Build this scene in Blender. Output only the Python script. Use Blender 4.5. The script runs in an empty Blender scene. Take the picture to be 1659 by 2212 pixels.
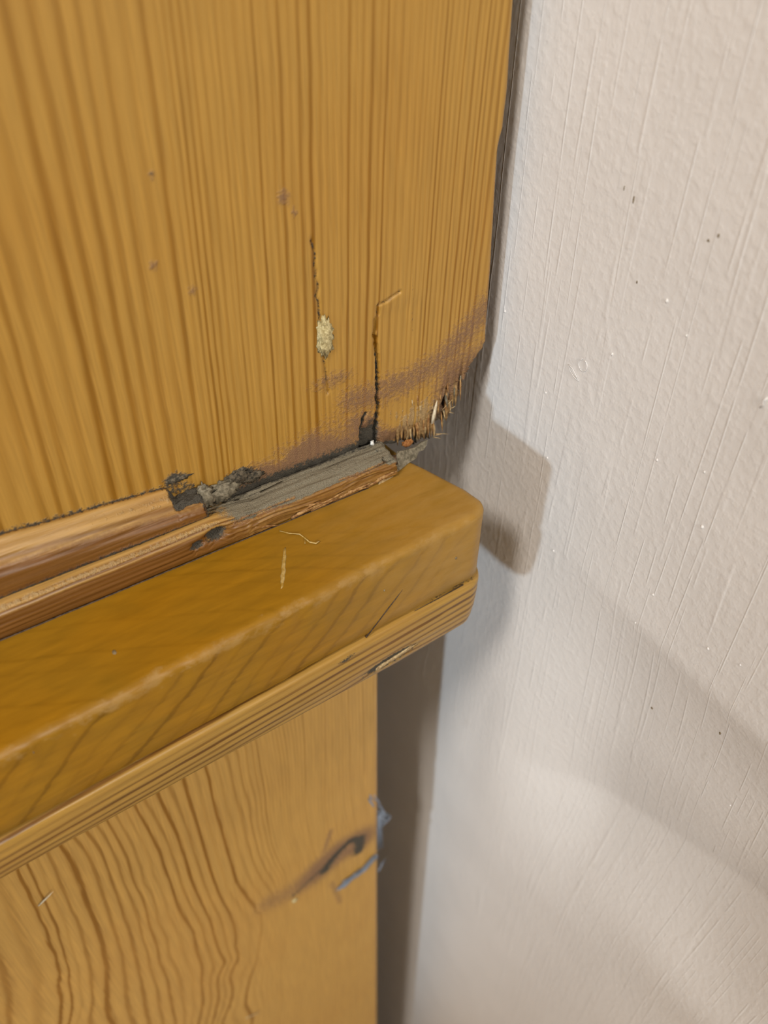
import bpy, bmesh, math, random
import numpy as np
from mathutils import Matrix, Vector, noise

# All measurements below are in millimetres unless stated; MM turns them into metres.
MM = 0.001
rng = random.Random(7)
sc = bpy.context.scene
col = sc.collection

# ------------------------------------------------------------------ camera
cam_data = bpy.data.cameras.new('camera')
cam = bpy.data.objects.new('camera', cam_data)
col.objects.link(cam)
cam_data.sensor_fit = 'HORIZONTAL'
cam_data.sensor_width = 36.0
cam_data.lens = 1750.0 / 1659.0 * 36.0
cam_data.clip_start = 0.005
cam_data.clip_end = 50.0
AX = np.array([[0.8311687955363142, -0.3605611089822848, 0.4232660156641183],
               [-0.5559814876935291, -0.5479282739442077, 0.6250273529651414],
               [0.006558861852708982, -0.7548313012203365, -0.6558861852708981]])
cam.matrix_world = Matrix((
    (AX[0, 0], -AX[0, 1], -AX[0, 2], -0.0966539),
    (AX[1, 0], -AX[1, 1], -AX[1, 2], -0.1496247),
    (AX[2, 0], -AX[2, 1], -AX[2, 2], 0.1304649),
    (0, 0, 0, 1)))
cam_data.dof.use_dof = True
cam_data.dof.focus_distance = 0.205
cam_data.dof.aperture_fstop = 37.97 / 2.3
sc.camera = cam

# ------------------------------------------------------------------ light and exposure
world = bpy.data.worlds.new('room_light')
sc.world = world
world.use_nodes = True
world.node_tree.nodes['Background'].inputs['Color'].default_value = (1.0, 0.94, 0.84, 1)
world.node_tree.nodes['Background'].inputs['Strength'].default_value = 0.065

def aim(o, loc, target):
    o.location = loc
    o.rotation_euler = (Vector(target) - Vector(loc)).to_track_quat('-Z', 'Y').to_euler()

# warm room lamp, high to the left of the viewer
ld = bpy.data.lights.new('room_lamp', 'AREA')
ld.shape = 'DISK'; ld.size = 0.34; ld.energy = 27.0; ld.color = (1.0, 0.935, 0.855)
lamp = bpy.data.objects.new('room_lamp', ld); col.objects.link(lamp)
aim(lamp, (-1.30, -0.58, 1.58), (0, -0.02, -0.03))

# broad soft fill light, added to brighten the cabinet front
ld3 = bpy.data.lights.new('front_fill', 'AREA')
ld3.shape = 'DISK'; ld3.size = 0.55; ld3.energy = 28.0; ld3.color = (1.0, 0.96, 0.89)
ffill = bpy.data.objects.new('front_fill', ld3); col.objects.link(ffill)
aim(ffill, (-0.25, -1.96, 1.00), (-0.04, 0, -0.03))

# cool daylight that comes in low along the front of the cabinet
ld2 = bpy.data.lights.new('door_light', 'SPOT')
ld2.energy = 100.0; ld2.color = (0.68, 0.85, 1.0); ld2.shadow_soft_size = 0.08
ld2.spot_size = math.radians(30.0); ld2.spot_blend = 0.25
win = bpy.data.objects.new('door_light', ld2); col.objects.link(win)
aim(win, (-2.6, -0.52, 0.04), (0.043, 0.60, -0.12))

sc.view_settings.view_transform = 'Standard'
sc.view_settings.look = 'None'
sc.view_settings.gamma = 1.0
sc.view_settings.use_curve_mapping = False
sc.view_settings.exposure = 0.0
sc.cycles.max_bounces = 4
sc.cycles.diffuse_bounces = 2
sc.cycles.adaptive_threshold = 0.25
sc.cycles.glossy_bounces = 1
sc.cycles.caustics_reflective = False
sc.cycles.caustics_refractive = False

# ------------------------------------------------------------------ helpers
def tag(o, label=None, cat=None, group=None, kind=None):
    if label: o['label'] = label
    if cat: o['category'] = cat
    if group: o['group'] = group
    if kind: o['kind'] = kind
    return o

def link(name, verts, faces, mat=None, parent=None, smooth=True, attrs=None):
    me = bpy.data.meshes.new(name)
    v = np.asarray(verts, dtype=np.float64) * MM
    me.from_pydata([tuple(p) for p in v.tolist()], [], faces)
    if smooth:
        me.polygons.foreach_set('use_smooth', [True] * len(me.polygons))
    for k, a in (attrs or {}).items():
        at = me.attributes.new(k, 'FLOAT', 'POINT')
        at.data.foreach_set('value', np.asarray(a, dtype=np.float32).ravel())
    me.validate(); me.update()
    o = bpy.data.objects.new(name, me)
    col.objects.link(o)
    if mat: me.materials.append(mat)
    if parent: o.parent = parent
    return o

def grid_faces(nr, nc, flip=False, close_c=False):
    f = []
    for r in range(nr - 1):
        for c in range(nc if close_c else nc - 1):
            a = r * nc + c; b = r * nc + (c + 1) % nc
            q = (a, b, b + nc, a + nc)
            f.append(q[::-1] if flip else q)
    return f

def seg_dist(px, py, pts):
    """distance of points to a polyline"""
    d = np.full(px.shape, 1e9)
    for (x0, y0), (x1, y1) in zip(pts[:-1], pts[1:]):
        dx, dy = x1 - x0, y1 - y0
        t = np.clip(((px - x0) * dx + (py - y0) * dy) / max(dx * dx + dy * dy, 1e-9), 0, 1)
        d = np.minimum(d, np.hypot(px - x0 - t * dx, py - y0 - t * dy))
    return d

def sstep(a, b, x):
    t = np.clip((x - a) / (b - a), 0, 1)
    return t * t * (3 - 2 * t)

def vnoise(seed, *cs):
    """smooth value noise, vectorised over numpy arrays (2 coordinates)"""
    x, y = cs
    xi = np.floor(x).astype(np.int64); yi = np.floor(y).astype(np.int64)
    fx = x - xi; fy = y - yi
    fx = fx * fx * (3 - 2 * fx); fy = fy * fy * (3 - 2 * fy)
    def h(a, b):
        n = (a * 374761393 + b * 668265263 + seed * 982451653) & 0x7fffffff
        n = ((n ^ (n >> 13)) * 1274126177) & 0x7fffffff
        return ((n ^ (n >> 16)) & 0xffff) / 65535.0
    return ((h(xi, yi) * (1 - fx) + h(xi + 1, yi) * fx) * (1 - fy)
            + (h(xi, yi + 1) * (1 - fx) + h(xi + 1, yi + 1) * fx) * fy)

def tube(pts, r0, r1=None, n=6, bulge=0.0):
    """closed tapered tube along a polyline -> verts, faces"""
    pts = [Vector(p) for p in pts]; m = len(pts); r1 = r0 if r1 is None else r1
    V = []; F = []
    for i, p in enumerate(pts):
        d = (pts[min(i + 1, m - 1)] - pts[max(i - 1, 0)]).normalized()
        a = d.cross(Vector((0.31, 0.87, 0.38))).normalized(); b = d.cross(a)
        t = i / (m - 1); r = r0 + (r1 - r0) * t + bulge * math.sin(math.pi * t)
        for k in range(n):
            w = 2 * math.pi * k / n
            V.append(tuple(p + a * (r * math.cos(w)) + b * (r * math.sin(w))))
    F = grid_faces(m, n, close_c=True)
    V.append(tuple(pts[0])); V.append(tuple(pts[-1]))
    for k in range(n):
        F.append((k, len(V) - 2, (k + 1) % n)); F.append(((m - 1) * n + k, (m - 1) * n + (k + 1) % n, len(V) - 1))
    return V, F

def merge(parts):
    V = []; F = []
    for v, f in parts:
        o = len(V); V += list(v); F += [tuple(i + o for i in q) for q in f]
    return V, F

def blob(c, size, seed, rough=0.25, nu=18, nv=12, freq=1.2):
    """lumpy closed body"""
    V = []; c = Vector(c)
    for j in range(nv + 1):
        th = math.pi * j / nv
        for i in range(nu):
            ph = 2 * math.pi * i / nu
            d = Vector((math.sin(th) * math.cos(ph), math.sin(th) * math.sin(ph), math.cos(th)))
            k = 1 + rough * noise.noise(d * freq * 1.7 + Vector((seed * 7.1, seed * 3.3, 0))) * 1.6
            V.append((c.x + d.x * size[0] * k, c.y + d.y * size[1] * k, c.z + d.z * size[2] * k))
    return V, grid_faces(nv + 1, nu, close_c=True)

def shard(p0, p1, w, t, lift=0.0, bend=0.0):
    """splinter: a flat sliver from p0 (root) to p1 (tip), width w, thickness t"""
    p0 = Vector(p0); p1 = Vector(p1); d = (p1 - p0)
    side = Vector((1, 0, 0)) if abs(d.normalized().x) < 0.8 else Vector((0, 0, 1))
    V = []
    for s, k in ((0, 0.7), (0.35, 1.0), (0.7, 0.7), (1.0, 0.12)):
        c = p0 + d * s + Vector((bend * s * s, -lift * s, 0))
        for a, b in ((-1, -1), (1, -1), (1, 1), (-1, 1)):
            V.append(tuple(c + side * (a * w * k / 2) + Vector((0, b * t * k / 2, 0))))
    F = grid_faces(4, 4, close_c=True) + [(3, 2, 1, 0), (12, 13, 14, 15)]
    return V, F

# ------------------------------------------------------------------ materials
class NT:
    def __init__(self, name):
        self.m = bpy.data.materials.new(name); self.m.use_nodes = True
        self.t = self.m.node_tree; self.b = self.t.nodes['Principled BSDF']
    def n(self, kind, **kw):
        nd = self.t.nodes.new(kind)
        for k, v in kw.items():
            setattr(nd, k, v)
        return nd
    def put(self, sock, v):
        if isinstance(v, bpy.types.NodeSocket): self.t.links.new(v, sock)
        else:
            if isinstance(v, tuple) and len(v) == 3 and sock.type == 'RGBA': v = (*v, 1)
            sock.default_value = v
    def math(self, op, a, b=None, c=None, clamp=False):
        nd = self.n('ShaderNodeMath', operation=op, use_clamp=clamp)
        for i, v in enumerate((a, b, c)):
            if v is not None: self.put(nd.inputs[i], v)
        return nd.outputs[0]
    def mix(self, f, a, b, blend='MIX'):
        nd = self.n('ShaderNodeMix', data_type='RGBA', blend_type=blend)
        self.put(nd.inputs[0], f); self.put(nd.inputs[6], a); self.put(nd.inputs[7], b)
        return nd.outputs[2]
    def ss(self, x, a, b, lo=0.0, hi=1.0):
        nd = self.n('ShaderNodeMapRange', interpolation_type='SMOOTHSTEP')
        self.put(nd.inputs[0], x)
        for i, v in enumerate((a, b, lo, hi)): self.put(nd.inputs[1 + i], v)
        return nd.outputs[0]
    def coords(self):
        tc = self.n('ShaderNodeTexCoord'); return tc.outputs['Object']
    def noise(self, vec, scale, detail=3.0, rough=0.55, off=(0, 0, 0)):
        """scale: per-axis frequency in cycles per millimetre"""
        mp = self.n('ShaderNodeMapping'); self.put(mp.inputs[0], vec)
        s = scale if isinstance(scale, tuple) else (scale,) * 3
        mp.inputs['Scale'].default_value = tuple(k * 1000 for k in s); mp.inputs['Location'].default_value = off
        nz = self.n('ShaderNodeTexNoise'); self.put(nz.inputs['Vector'], mp.outputs[0])
        nz.inputs['Scale'].default_value = 1.0; nz.inputs['Detail'].default_value = detail; nz.inputs['Roughness'].default_value = rough
        return nz.outputs[0]
    def attr(self, name):
        a = self.n('ShaderNodeAttribute', attribute_name=name); return a.outputs['Fac']
    def bump(self, h, dist, strength=1.0, normal=None):
        b = self.n('ShaderNodeBump'); b.inputs['Strength'].default_value = strength; b.inputs['Distance'].default_value = dist
        self.put(b.inputs['Height'], h)
        if normal is not None: self.put(b.inputs['Normal'], normal)
        return b.outputs[0]

def wood(name, light, dark, phase='attr', fibre=(1.6, 1.6, 0.05), wob=(0.5, 0.03), amp=1.0, width=0.3,
         rough=0.42, ring_bump=0.00006, wear=None, orange=(0.40, 0.17, 0.03), orange_amt=0.35, spec=0.4, stains=True, top_fade=None):
    n = NT(name); co = n.coords()
    if phase == 'attr':
        ph = n.attr('phase'); amp_s = n.math('MULTIPLY', n.attr('amp'), amp)
    else:
        sx = n.n('ShaderNodeVectorMath', operation='DOT_PRODUCT'); n.put(sx.inputs[0], co)
        sx.inputs[1].default_value = tuple(k * 1000 for k in phase); ph = sx.outputs['Value']; amp_s = amp
        if top_fade is not None:        # the upper face is sawn with the grain, its rings hardly show
            sz = n.n('ShaderNodeSeparateXYZ'); n.put(sz.inputs[0], co)
            amp_s = n.math('MULTIPLY', n.ss(sz.outputs[2], (top_fade - 2.0) * 0.001, top_fade * 0.001, 1.0, 0.3), amp)
    big = n.noise(co, wob[1], 2.0)
    fib = n.noise(co, fibre, 2.0, 0.65)
    ph = n.math('ADD', ph, n.math('MULTIPLY', n.math('SUBTRACT', big, 0.5), wob[0]))
    ph = n.math('ADD', ph, n.math('MULTIPLY', n.math('SUBTRACT', fib, 0.5), 0.34))
    tri = n.math('ABSOLUTE', n.math('SUBTRACT', n.math('FRACT', n.math('ADD', ph, 0.5)), 0.5))
    idx = n.math('FLOOR', n.math('ADD', ph, 0.5))
    wn = n.n('ShaderNodeTexWhiteNoise', noise_dimensions='1D'); n.put(wn.inputs['W'], idx)
    tone = n.math('MULTIPLY_ADD', n.math('POWER', wn.outputs['Value'], 1.4), 0.85, 0.22)
    core = n.ss(tri, width, 0.04)
    halo = n.math('MULTIPLY', n.ss(tri, 0.5, 0.0), 0.25)
    d = n.math('MULTIPLY', n.math('MULTIPLY', n.math('ADD', n.math('MULTIPLY', core, 0.75), halo), tone), amp_s, clamp=True)
    c = n.mix(d, light, dark)
    blot = n.noise(co, 0.022, 2.0, 0.6, off=(1.3, 0.2, 4))
    c = n.mix(n.math('MULTIPLY', n.ss(blot, 0.4, 0.75), orange_amt), c, orange)
    tonev = n.math('MULTIPLY_ADD', fib, 0.55, 0.72)
    c = n.mix(1.0, c, n.rgb(tonev), 'MULTIPLY')
    grit = n.noise(co, 1.0, 2.0, 0.7, off=(9, 2, 2))
    grit2 = n.noise(co, 3.2, 1.0, 0.7, off=(2, 7, 4))
    def stain(c, at, colour, lo=0.38, hi=0.66, gain=0.9, top=1.0):
        f = n.ss(n.math('ADD', n.attr(at), n.math('MULTIPLY', n.math('SUBTRACT', grit, 0.5), gain)), lo, hi, 0.0, top)
        f = n.math('MULTIPLY', f, n.ss(n.attr(at), 0.02, 0.15))
        return n.mix(f, c, colour), f
    any_ = 0.0
    if stains:
        c, fb = stain(c, 'brown', n.mix(fib, (0.060, 0.020, 0.002), (0.22, 0.085, 0.014)), lo=0.2, hi=1.0, gain=0.5, top=0.9)
        c, f0 = stain(c, 'pale', n.mix(fib, (0.24, 0.14, 0.055), (0.46, 0.32, 0.15)), top=0.85)
        c, f1 = stain(c, 'bruise', n.mix(grit2, (0.11, 0.060, 0.034), (0.28, 0.150, 0.085)), lo=0.2, hi=0.75, top=0.85)
        c, f2 = stain(c, 'grey', n.mix(grit2, (0.105, 0.088, 0.056), (0.28, 0.24, 0.165)), lo=0.25, hi=0.7)
        c, f3 = stain(c, 'dirt_shade', n.mix(grit2, (0.014, 0.012, 0.010), (0.10, 0.085, 0.06)))
        any_ = n.math('MAXIMUM', n.math('MAXIMUM', f0, f1), n.math('MAXIMUM', f2, f3))
    rv = rough
    if wear:
        (y0, z0, sl), rad = wear
        sep = n.n('ShaderNodeSeparateXYZ'); n.put(sep.inputs[0], co)
        yy = n.math('MULTIPLY_ADD', sep.outputs[1], 1000.0, -y0); yy = n.math('ADD', yy, n.math('MULTIPLY', sep.outputs[0], -sl * 1000))
        zz = n.math('MULTIPLY_ADD', sep.outputs[2], 1000.0, -z0)
        dist = n.math('SQRT', n.math('ADD', n.math('MULTIPLY', yy, yy), n.math('MULTIPLY', zz, zz)))
        wob2 = n.noise(co, (0.20, 0.28, 0.28), 4.0, 0.75, off=(4, 4, 4))
        wf = n.ss(n.math('ADD', n.math('DIVIDE', dist, rad), n.math('MULTIPLY', wob2, 5.6)), 3.5, 2.3, 0.0, 0.6)
        c = n.mix(wf, c, (0.33, 0.20, 0.065))
        rv = n.math('MULTIPLY_ADD', wf, 0.3, rough)
        endw = n.math('MULTIPLY', n.ss(sep.outputs[0], -0.050, 0.010), n.noise(co, (0.1, 0.3, 0.3), 4.0, 0.7, off=(2, 9, 5)))
        c = n.mix(n.math('MULTIPLY', endw, 1.1), c, (0.36, 0.21, 0.055))
        sm = n.noise(co, (0.05, 0.09, 0.09), 3.0, 0.6, off=(8, 1, 3))
        c = n.mix(n.ss(sm, 0.5, 0.8, 0.0, 0.45), c, (0.16, 0.092, 0.006))
    n.put(n.b.inputs['Base Color'], c)
    n.put(n.b.inputs['Specular IOR Level'], spec)
    n.put(n.b.inputs['Roughness'], n.math('ADD', rv, n.math('MULTIPLY', any_, 0.35), clamp=True))
    hgt = n.math('ADD', n.math('MULTIPLY', d, 0.6), n.math('MULTIPLY', fib, 0.6))
    nrm = n.bump(hgt, ring_bump, 0.8)
    if stains: nrm = n.bump(n.math('MULTIPLY', grit2, any_), 0.0005, 0.8, nrm)
    n.put(n.b.inputs['Normal'], nrm)
    return n.m

def _rgb(self, v):
    nd = self.n('ShaderNodeCombineXYZ')
    for i in range(3): self.put(nd.inputs[i], v)
    return nd.outputs[0]
NT.rgb = _rgb

def plain(name, a, b, scale=0.8, rough=0.6, bump=0.0002, spec=0.3, sss=0.0):
    n = NT(name); co = n.coords()
    g = n.noise(co, scale, 4.0, 0.65)
    n.put(n.b.inputs['Base Color'], n.mix(n.ss(g, 0.35, 0.65), a, b))
    n.put(n.b.inputs['Roughness'], rough); n.put(n.b.inputs['Specular IOR Level'], spec)
    n.put(n.b.inputs['Normal'], n.bump(g, bump, 0.7))
    return n.m

M_PANEL = wood('pine_panel_wood', (0.405, 0.222, 0.042), (0.215, 0.088, 0.002), width=0.34, orange=(0.36, 0.165, 0.020), orange_amt=0.35)
M_LOWER = wood('pine_plinth_wood', (0.475, 0.268, 0.064), (0.225, 0.092, 0.004), wob=(0.25, 0.05), width=0.24, orange=(0.40, 0.195, 0.04), orange_amt=0.3, rough=0.42)
M_LEDGE = wood('varnished_ledge_wood', (0.270, 0.134, 0.007), (0.120, 0.054, 0.0008), phase=(0.105, 0.21, -0.13),
               fibre=(0.07, 0.45, 0.6), wob=(3.4, 0.012), amp=0.85, width=0.15, rough=0.42, ring_bump=0.0001,
               wear=((-33.2, -8.5, 0.039), 2.6), orange=(0.31, 0.132, 0.001), orange_amt=0.6, spec=0.3, stains=False, top_fade=-8.0)
M_STRIP = wood('worn_moulding_wood', (0.40, 0.228, 0.062), (0.140, 0.055, 0.007), fibre=(0.04, 1.6, 1.6), wob=(0.7, 0.03), width=0.40,
               rough=0.4, ring_bump=0.00025, orange=(0.24, 0.088, 0.014), orange_amt=0.5)
M_BEAD = wood('bead_moulding_wood', (0.375, 0.215, 0.042), (0.125, 0.050, 0.005), fibre=(0.04, 1.6, 1.6), wob=(0.35, 0.02), width=0.26,
              rough=0.4, ring_bump=0.00012, orange=(0.33, 0.155, 0.03), orange_amt=0.3)
M_FILLER = plain('pale_wood_filler', (0.36, 0.28, 0.12), (0.62, 0.52, 0.28), 1.3, 0.75, 0.0006)
M_GREY = plain('weathered_grey_wood', (0.10, 0.085, 0.055), (0.25, 0.215, 0.15), 0.9, 0.8, 0.0005)
M_GRIME = plain('dark_grime', (0.03, 0.026, 0.018), (0.15, 0.12, 0.08), 1.1, 0.75, 0.0008)
M_RAW = plain('raw_splintered_wood', (0.30, 0.19, 0.085), (0.56, 0.42, 0.22), 1.2, 0.7, 0.0003)
M_PALE = plain('pale_fresh_sliver', (0.58, 0.47, 0.30), (0.78, 0.68, 0.50), 1.2, 0.6, 0.0002)
M_NAIL = plain('rusty_dark_nail', (0.03, 0.018, 0.012), (0.10, 0.06, 0.035), 1.5, 0.5, 0.0002)
M_RUST = plain('orange_rust', (0.22, 0.075, 0.015), (0.38, 0.17, 0.05), 1.5, 0.7, 0.0004)
M_LINT = plain('blue_grey_lint', (0.15, 0.175, 0.22), (0.25, 0.275, 0.32), 1.0, 0.9, 0.0002)
M_GLUE = plain('dried_clear_glue', (0.34, 0.20, 0.03), (0.50, 0.36, 0.14), 0.8, 0.35, 0.0002, 0.5)
M_WHITE = plain('white_paint_fleck', (0.70, 0.68, 0.62), (0.80, 0.78, 0.74), 1.0, 0.5, 0.0002)
M_FLOOR = wood('floor_boards', (0.46, 0.36, 0.25), (0.34, 0.25, 0.16), phase=(0.0, 0.05, 0.0), fibre=(0.01, 0.3, 0.3), wob=(1.0, 0.004), ring_bump=0.0002, stains=False)

def wall_material():
    n = NT('white_wall_paint'); co = n.coords()
    # paint colour: off-white with faint greyish blotches and a few brown stains
    b1 = n.noise(co, (0, 0.02, 0.02), 2.0, 0.6)
    c = n.mix(n.ss(b1, 0.3, 0.7), (0.72, 0.685, 0.655), (0.76, 0.725, 0.695))
    st = n.noise(co, (0, 0.1, 0.05), 3.0, 0.7, off=(0.5, 2.2, 1.1))
    c = n.mix(n.ss(st, 0.66, 0.85, 0.0, 0.30), c, (0.42, 0.36, 0.27))
    # brush drag lines run up and down the wall
    gate = n.noise(co, (0, 0.09, 0.045), 2.0, 0.55, off=(5, 9, 2.0))
    def drag(fy, fz, off, w, lo, hi):
        a = n.noise(co, (0, fy, fz), 0.0, 0.4, off=off)
        ln = n.ss(n.math('ABSOLUTE', n.math('SUBTRACT', a, 0.5)), w, 0.0)
        return n.math('MULTIPLY', ln, n.ss(gate, lo, hi))
    l1 = drag(0.13, 0.0018, (0, 0, 0), 0.020, 0.44, 0.56)
    l2 = drag(0.26, 0.0026, (3, 1.5, 0.4), 0.028, 0.56, 0.46)
    lines = n.math('ADD', l1, n.math('MULTIPLY', l2, 0.6))
    stip = n.noise(co, (0, 0.40, 0.40), 2.0, 0.55, off=(4, 8, 2))
    bris = n.noise(co, (0, 0.7, 0.016), 1.0, 0.6, off=(6, 6, 6))
    n.put(n.b.inputs['Base Color'], c)
    n.put(n.b.inputs['Roughness'], 0.42); n.put(n.b.inputs['Specular IOR Level'], 0.4)
    h = n.math('ADD', n.math('MULTIPLY', n.ss(stip, 0.35, 0.8), 0.72), n.math('ADD', n.math('MULTIPLY', bris, 0.26), n.math('MULTIPLY', lines, 0.9)))
    n.put(n.b.inputs['Normal'], n.bump(h, 0.00016, 0.7))
    return n.m
M_WALL = wall_material()
M_STAIN = plain('brown_stain', (0.14, 0.10, 0.05), (0.26, 0.20, 0.12), 1.2, 0.8, 0.0001)
M_FIBRE = plain('brown_wood_fibre', (0.17, 0.095, 0.035), (0.36, 0.225, 0.09), 1.1, 0.7, 0.0003)
M_STRIPRAW = plain('split_strip_wood', (0.20, 0.085, 0.025), (0.46, 0.27, 0.10), 1.0, 0.6, 0.0003)

# grain lines of the lower board: x, z, ring number
LOWER_GRAIN = [(-141.6, -153.0, 0), (-144.0, -167.5, 0), (-147.8, -185.3, 0), (-150.7, -195.5, 0), (-130.1, -114.0, 1), (-131.8, -130.6, 1), (-133.2, -148.3, 1), (-134.7, -163.5, 1), (-138.4, -184.2, 1), (-144.3, -207.3, 1), (-123.4, -108.4, 2), (-124.1, -122.3, 2), (-124.7, -134.9, 2), (-125.6, -149.7, 2), (-127.2, -167.8, 2), (-129.3, -182.4, 2), (-133.1, -198.9, 2), (-138.7, -217.6, 2), (-121.1, -108.8, 3), (-121.8, -124.3, 3), (-122.7, -144.5, 3), (-125.2, -169.6, 3), (-128.2, -189.7, 3), (-136.3, -222.1, 3), (-118.1, -109.3, 4), (-119.1, -125.2, 4), (-119.8, -142.1, 4), (-121.6, -163.0, 4), (-123.4, -178.7, 4), (-126.6, -198.0, 4), (-134.3, -225.8, 4), (-115.0, -112.8, 5), (-115.9, -129.9, 5), (-116.9, -145.9, 5), (-117.6, -163.6, 5), (-119.6, -182.3, 5), (-122.3, -199.2, 5), (-130.4, -233.0, 5), (-110.1, -116.9, 6), (-110.8, -137.0, 6), (-112.1, -157.7, 6), (-113.9, -180.1, 6), (-116.1, -197.5, 6), (-120.1, -214.7, 6), (-123.8, -245.2, 6), (-104.9, -123.5, 7), (-105.9, -144.8, 7), (-107.4, -168.0, 7), (-109.8, -195.8, 7), (-113.1, -217.7, 7), (-117.6, -256.5, 7), (-101.4, -126.7, 8), (-102.3, -144.9, 8), (-103.7, -171.0, 8), (-105.4, -196.8, 8), (-107.6, -219.1, 8), (-112.5, -266.0, 8), (-98.3, -131.9, 9), (-99.1, -155.1, 9), (-99.7, -179.4, 9), (-101.4, -205.0, 9), (-103.4, -236.0, 9), (-107.5, -275.3, 9), (-95.0, -135.6, 10), (-95.7, -159.4, 10), (-97.3, -195.4, 10), (-98.9, -227.9, 10), (-101.6, -266.6, 10), (-103.3, -283.0, 10), (-92.4, -136.9, 11), (-93.4, -156.7, 11), (-93.9, -187.3, 11), (-95.1, -217.9, 11), (-95.7, -251.3, 11), (-100.1, -288.9, 11), (-88.5, -142.3, 12), (-88.7, -164.3, 12), (-89.1, -198.1, 12), (-89.4, -232.6, 12), (-89.4, -252.1, 12), (-62.9, -107.0, 19), (-62.8, -128.6, 19), (-62.6, -160.7, 19), (-62.2, -191.5, 19), (-58.4, -216.6, 19), (-59.5, -107.3, 20), (-59.0, -142.6, 20), (-57.9, -177.7, 20), (-55.2, -206.6, 20), (-55.7, -107.1, 21), (-55.2, -136.0, 21), (-54.4, -169.6, 21), (-51.6, -204.4, 21), (-51.8, -108.7, 22), (-51.0, -140.1, 22), (-51.0, -173.4, 22), (-48.6, -202.5, 22), (-48.2, -108.7, 23), (-48.3, -142.8, 23), (-48.7, -170.0, 23), (-47.6, -192.0, 23), (-44.7, -212.7, 23), (-32.6, -108.9, 33), (-33.1, -146.9, 33), (-34.3, -179.4, 33), (-20.0, -108.2, 41), (-23.2, -167.2, 41), (-22.3, -204.8, 41), (-9.0, -109.6, 49), (-9.7, -168.9, 49), (-7.3, -207.8, 49), (5.1, -149.5, 58), (4.4, -206.9, 58), (3.5, -314.4, 58), (4.4, -464.0, 58), (-69.5, -247.1, 17), (-72.4, -264.5, 17), (-75.2, -272.4, 17), (-84.7, -314.7, 17), (-76.2, -221.9, 15), (-75.2, -255.1, 15), (-81.8, -279.9, 15), (-88.4, -307.8, 15), (-83.2, -212.0, 13), (-86.5, -254.5, 13), (-94.4, -296.9, 13), (-61.7, -245.4, 18), (-65.2, -270.3, 18), (-53.9, -241.9, 19.5), (-68.2, -333.8, 19.5), (-45.3, -236.5, 24), (-52.3, -290.0, 24), (-58.7, -350.9, 24), (-30.9, -249.0, 33.5), (-41.0, -370.8, 33.5), (-13.1, -275.1, 45), (-19.0, -409.3, 45), (-83.9, -107.1, 14), (-78.7, -107.4, 15.2), (-75.8, -107.3, 16), (-69.6, -107.2, 17.2), (-66.2, -107.3, 18.1)]

# ------------------------------------------------------------------ the setting
WALL_X = 43.0
FLOOR_Z = -860.0

def box(name, lo, hi, mat, parent=None, bevel=0.0, attrs=None):
    bm = bmesh.new(); bmesh.ops.create_cube(bm, size=1.0)
    for v in bm.verts:
        v.co = Vector([(lo[i] + (hi[i] - lo[i]) * (v.co[i] + 0.5)) * MM for i in range(3)])
    if bevel:
        bmesh.ops.bevel(bm, geom=list(bm.edges), offset=bevel * MM, segments=2, profile=0.6, affect='EDGES')
    me = bpy.data.meshes.new(name); bm.to_mesh(me); bm.free(); me.materials.append(mat)
    o = bpy.data.objects.new(name, me); col.objects.link(o)
    if parent: child(o, parent)
    return o

def child(o, parent):
    o.parent = parent
    o.matrix_parent_inverse = parent.matrix_world.inverted()
    return o

def shade_hollow(y, z):
    """made-up wall relief in mm, shaped to imitate a soft cast shadow and light streak"""
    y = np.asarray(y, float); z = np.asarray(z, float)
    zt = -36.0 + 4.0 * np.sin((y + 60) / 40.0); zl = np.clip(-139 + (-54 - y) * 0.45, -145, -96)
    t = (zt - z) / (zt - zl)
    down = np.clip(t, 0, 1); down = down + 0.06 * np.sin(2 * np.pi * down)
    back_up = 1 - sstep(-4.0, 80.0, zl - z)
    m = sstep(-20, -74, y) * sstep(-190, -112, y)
    shade_dent = 13.0 * m * np.where(z > zl, down, back_up)  # added hollow: its slope stands in for a shadow cast from out of view
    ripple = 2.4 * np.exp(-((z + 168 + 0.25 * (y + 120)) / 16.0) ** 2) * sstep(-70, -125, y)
    return shade_dent - ripple + 0.9 * (vnoise(71, y / 55.0, z / 75.0) - 0.5) * sstep(10, -15, y)
ys = np.concatenate([np.arange(-2600, -320, 120.0), np.arange(-320, 30, 2.5), np.array([30, 60, 120, 240, 460.0])])
zs = np.concatenate([np.arange(FLOOR_Z, -330, 40.0), np.arange(-330, 140, 2.5), np.arange(140, 1701, 120.0)])
YY, ZZ = np.meshgrid(ys, zs)
XX = WALL_X + shade_hollow(YY, ZZ)
pad = lambda A: np.pad(A, 1, mode='edge')
XP = np.pad(XX, 1, constant_values=WALL_X + 120)
V = np.stack([XP.ravel(), pad(YY).ravel(), pad(ZZ).ravel()], axis=1)
F = grid_faces(*XP.shape, flip=True)
nr_, nc_ = XP.shape
F.append((0, nc_ - 1, nr_ * nc_ - 1, (nr_ - 1) * nc_))
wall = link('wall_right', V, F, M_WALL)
tag(wall, 'white painted wall with vertical brush drag marks beside the pine cabinet', kind='structure')
back = box('wall_back', (-2800, 340, FLOOR_Z), (WALL_X, 460, 1700), M_WALL)
tag(back, 'white painted wall hidden behind the pine cabinet', kind='structure')
floor = box('floor', (-2800, -2600, FLOOR_Z - 30), (WALL_X + 120, 460, FLOOR_Z), M_FLOOR)
tag(floor, 'pale boarded floor under the pine cabinet', kind='structure')

def wall_bit(name, V, F, mat):
    return child(link(name, V, F, mat), wall)
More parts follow.
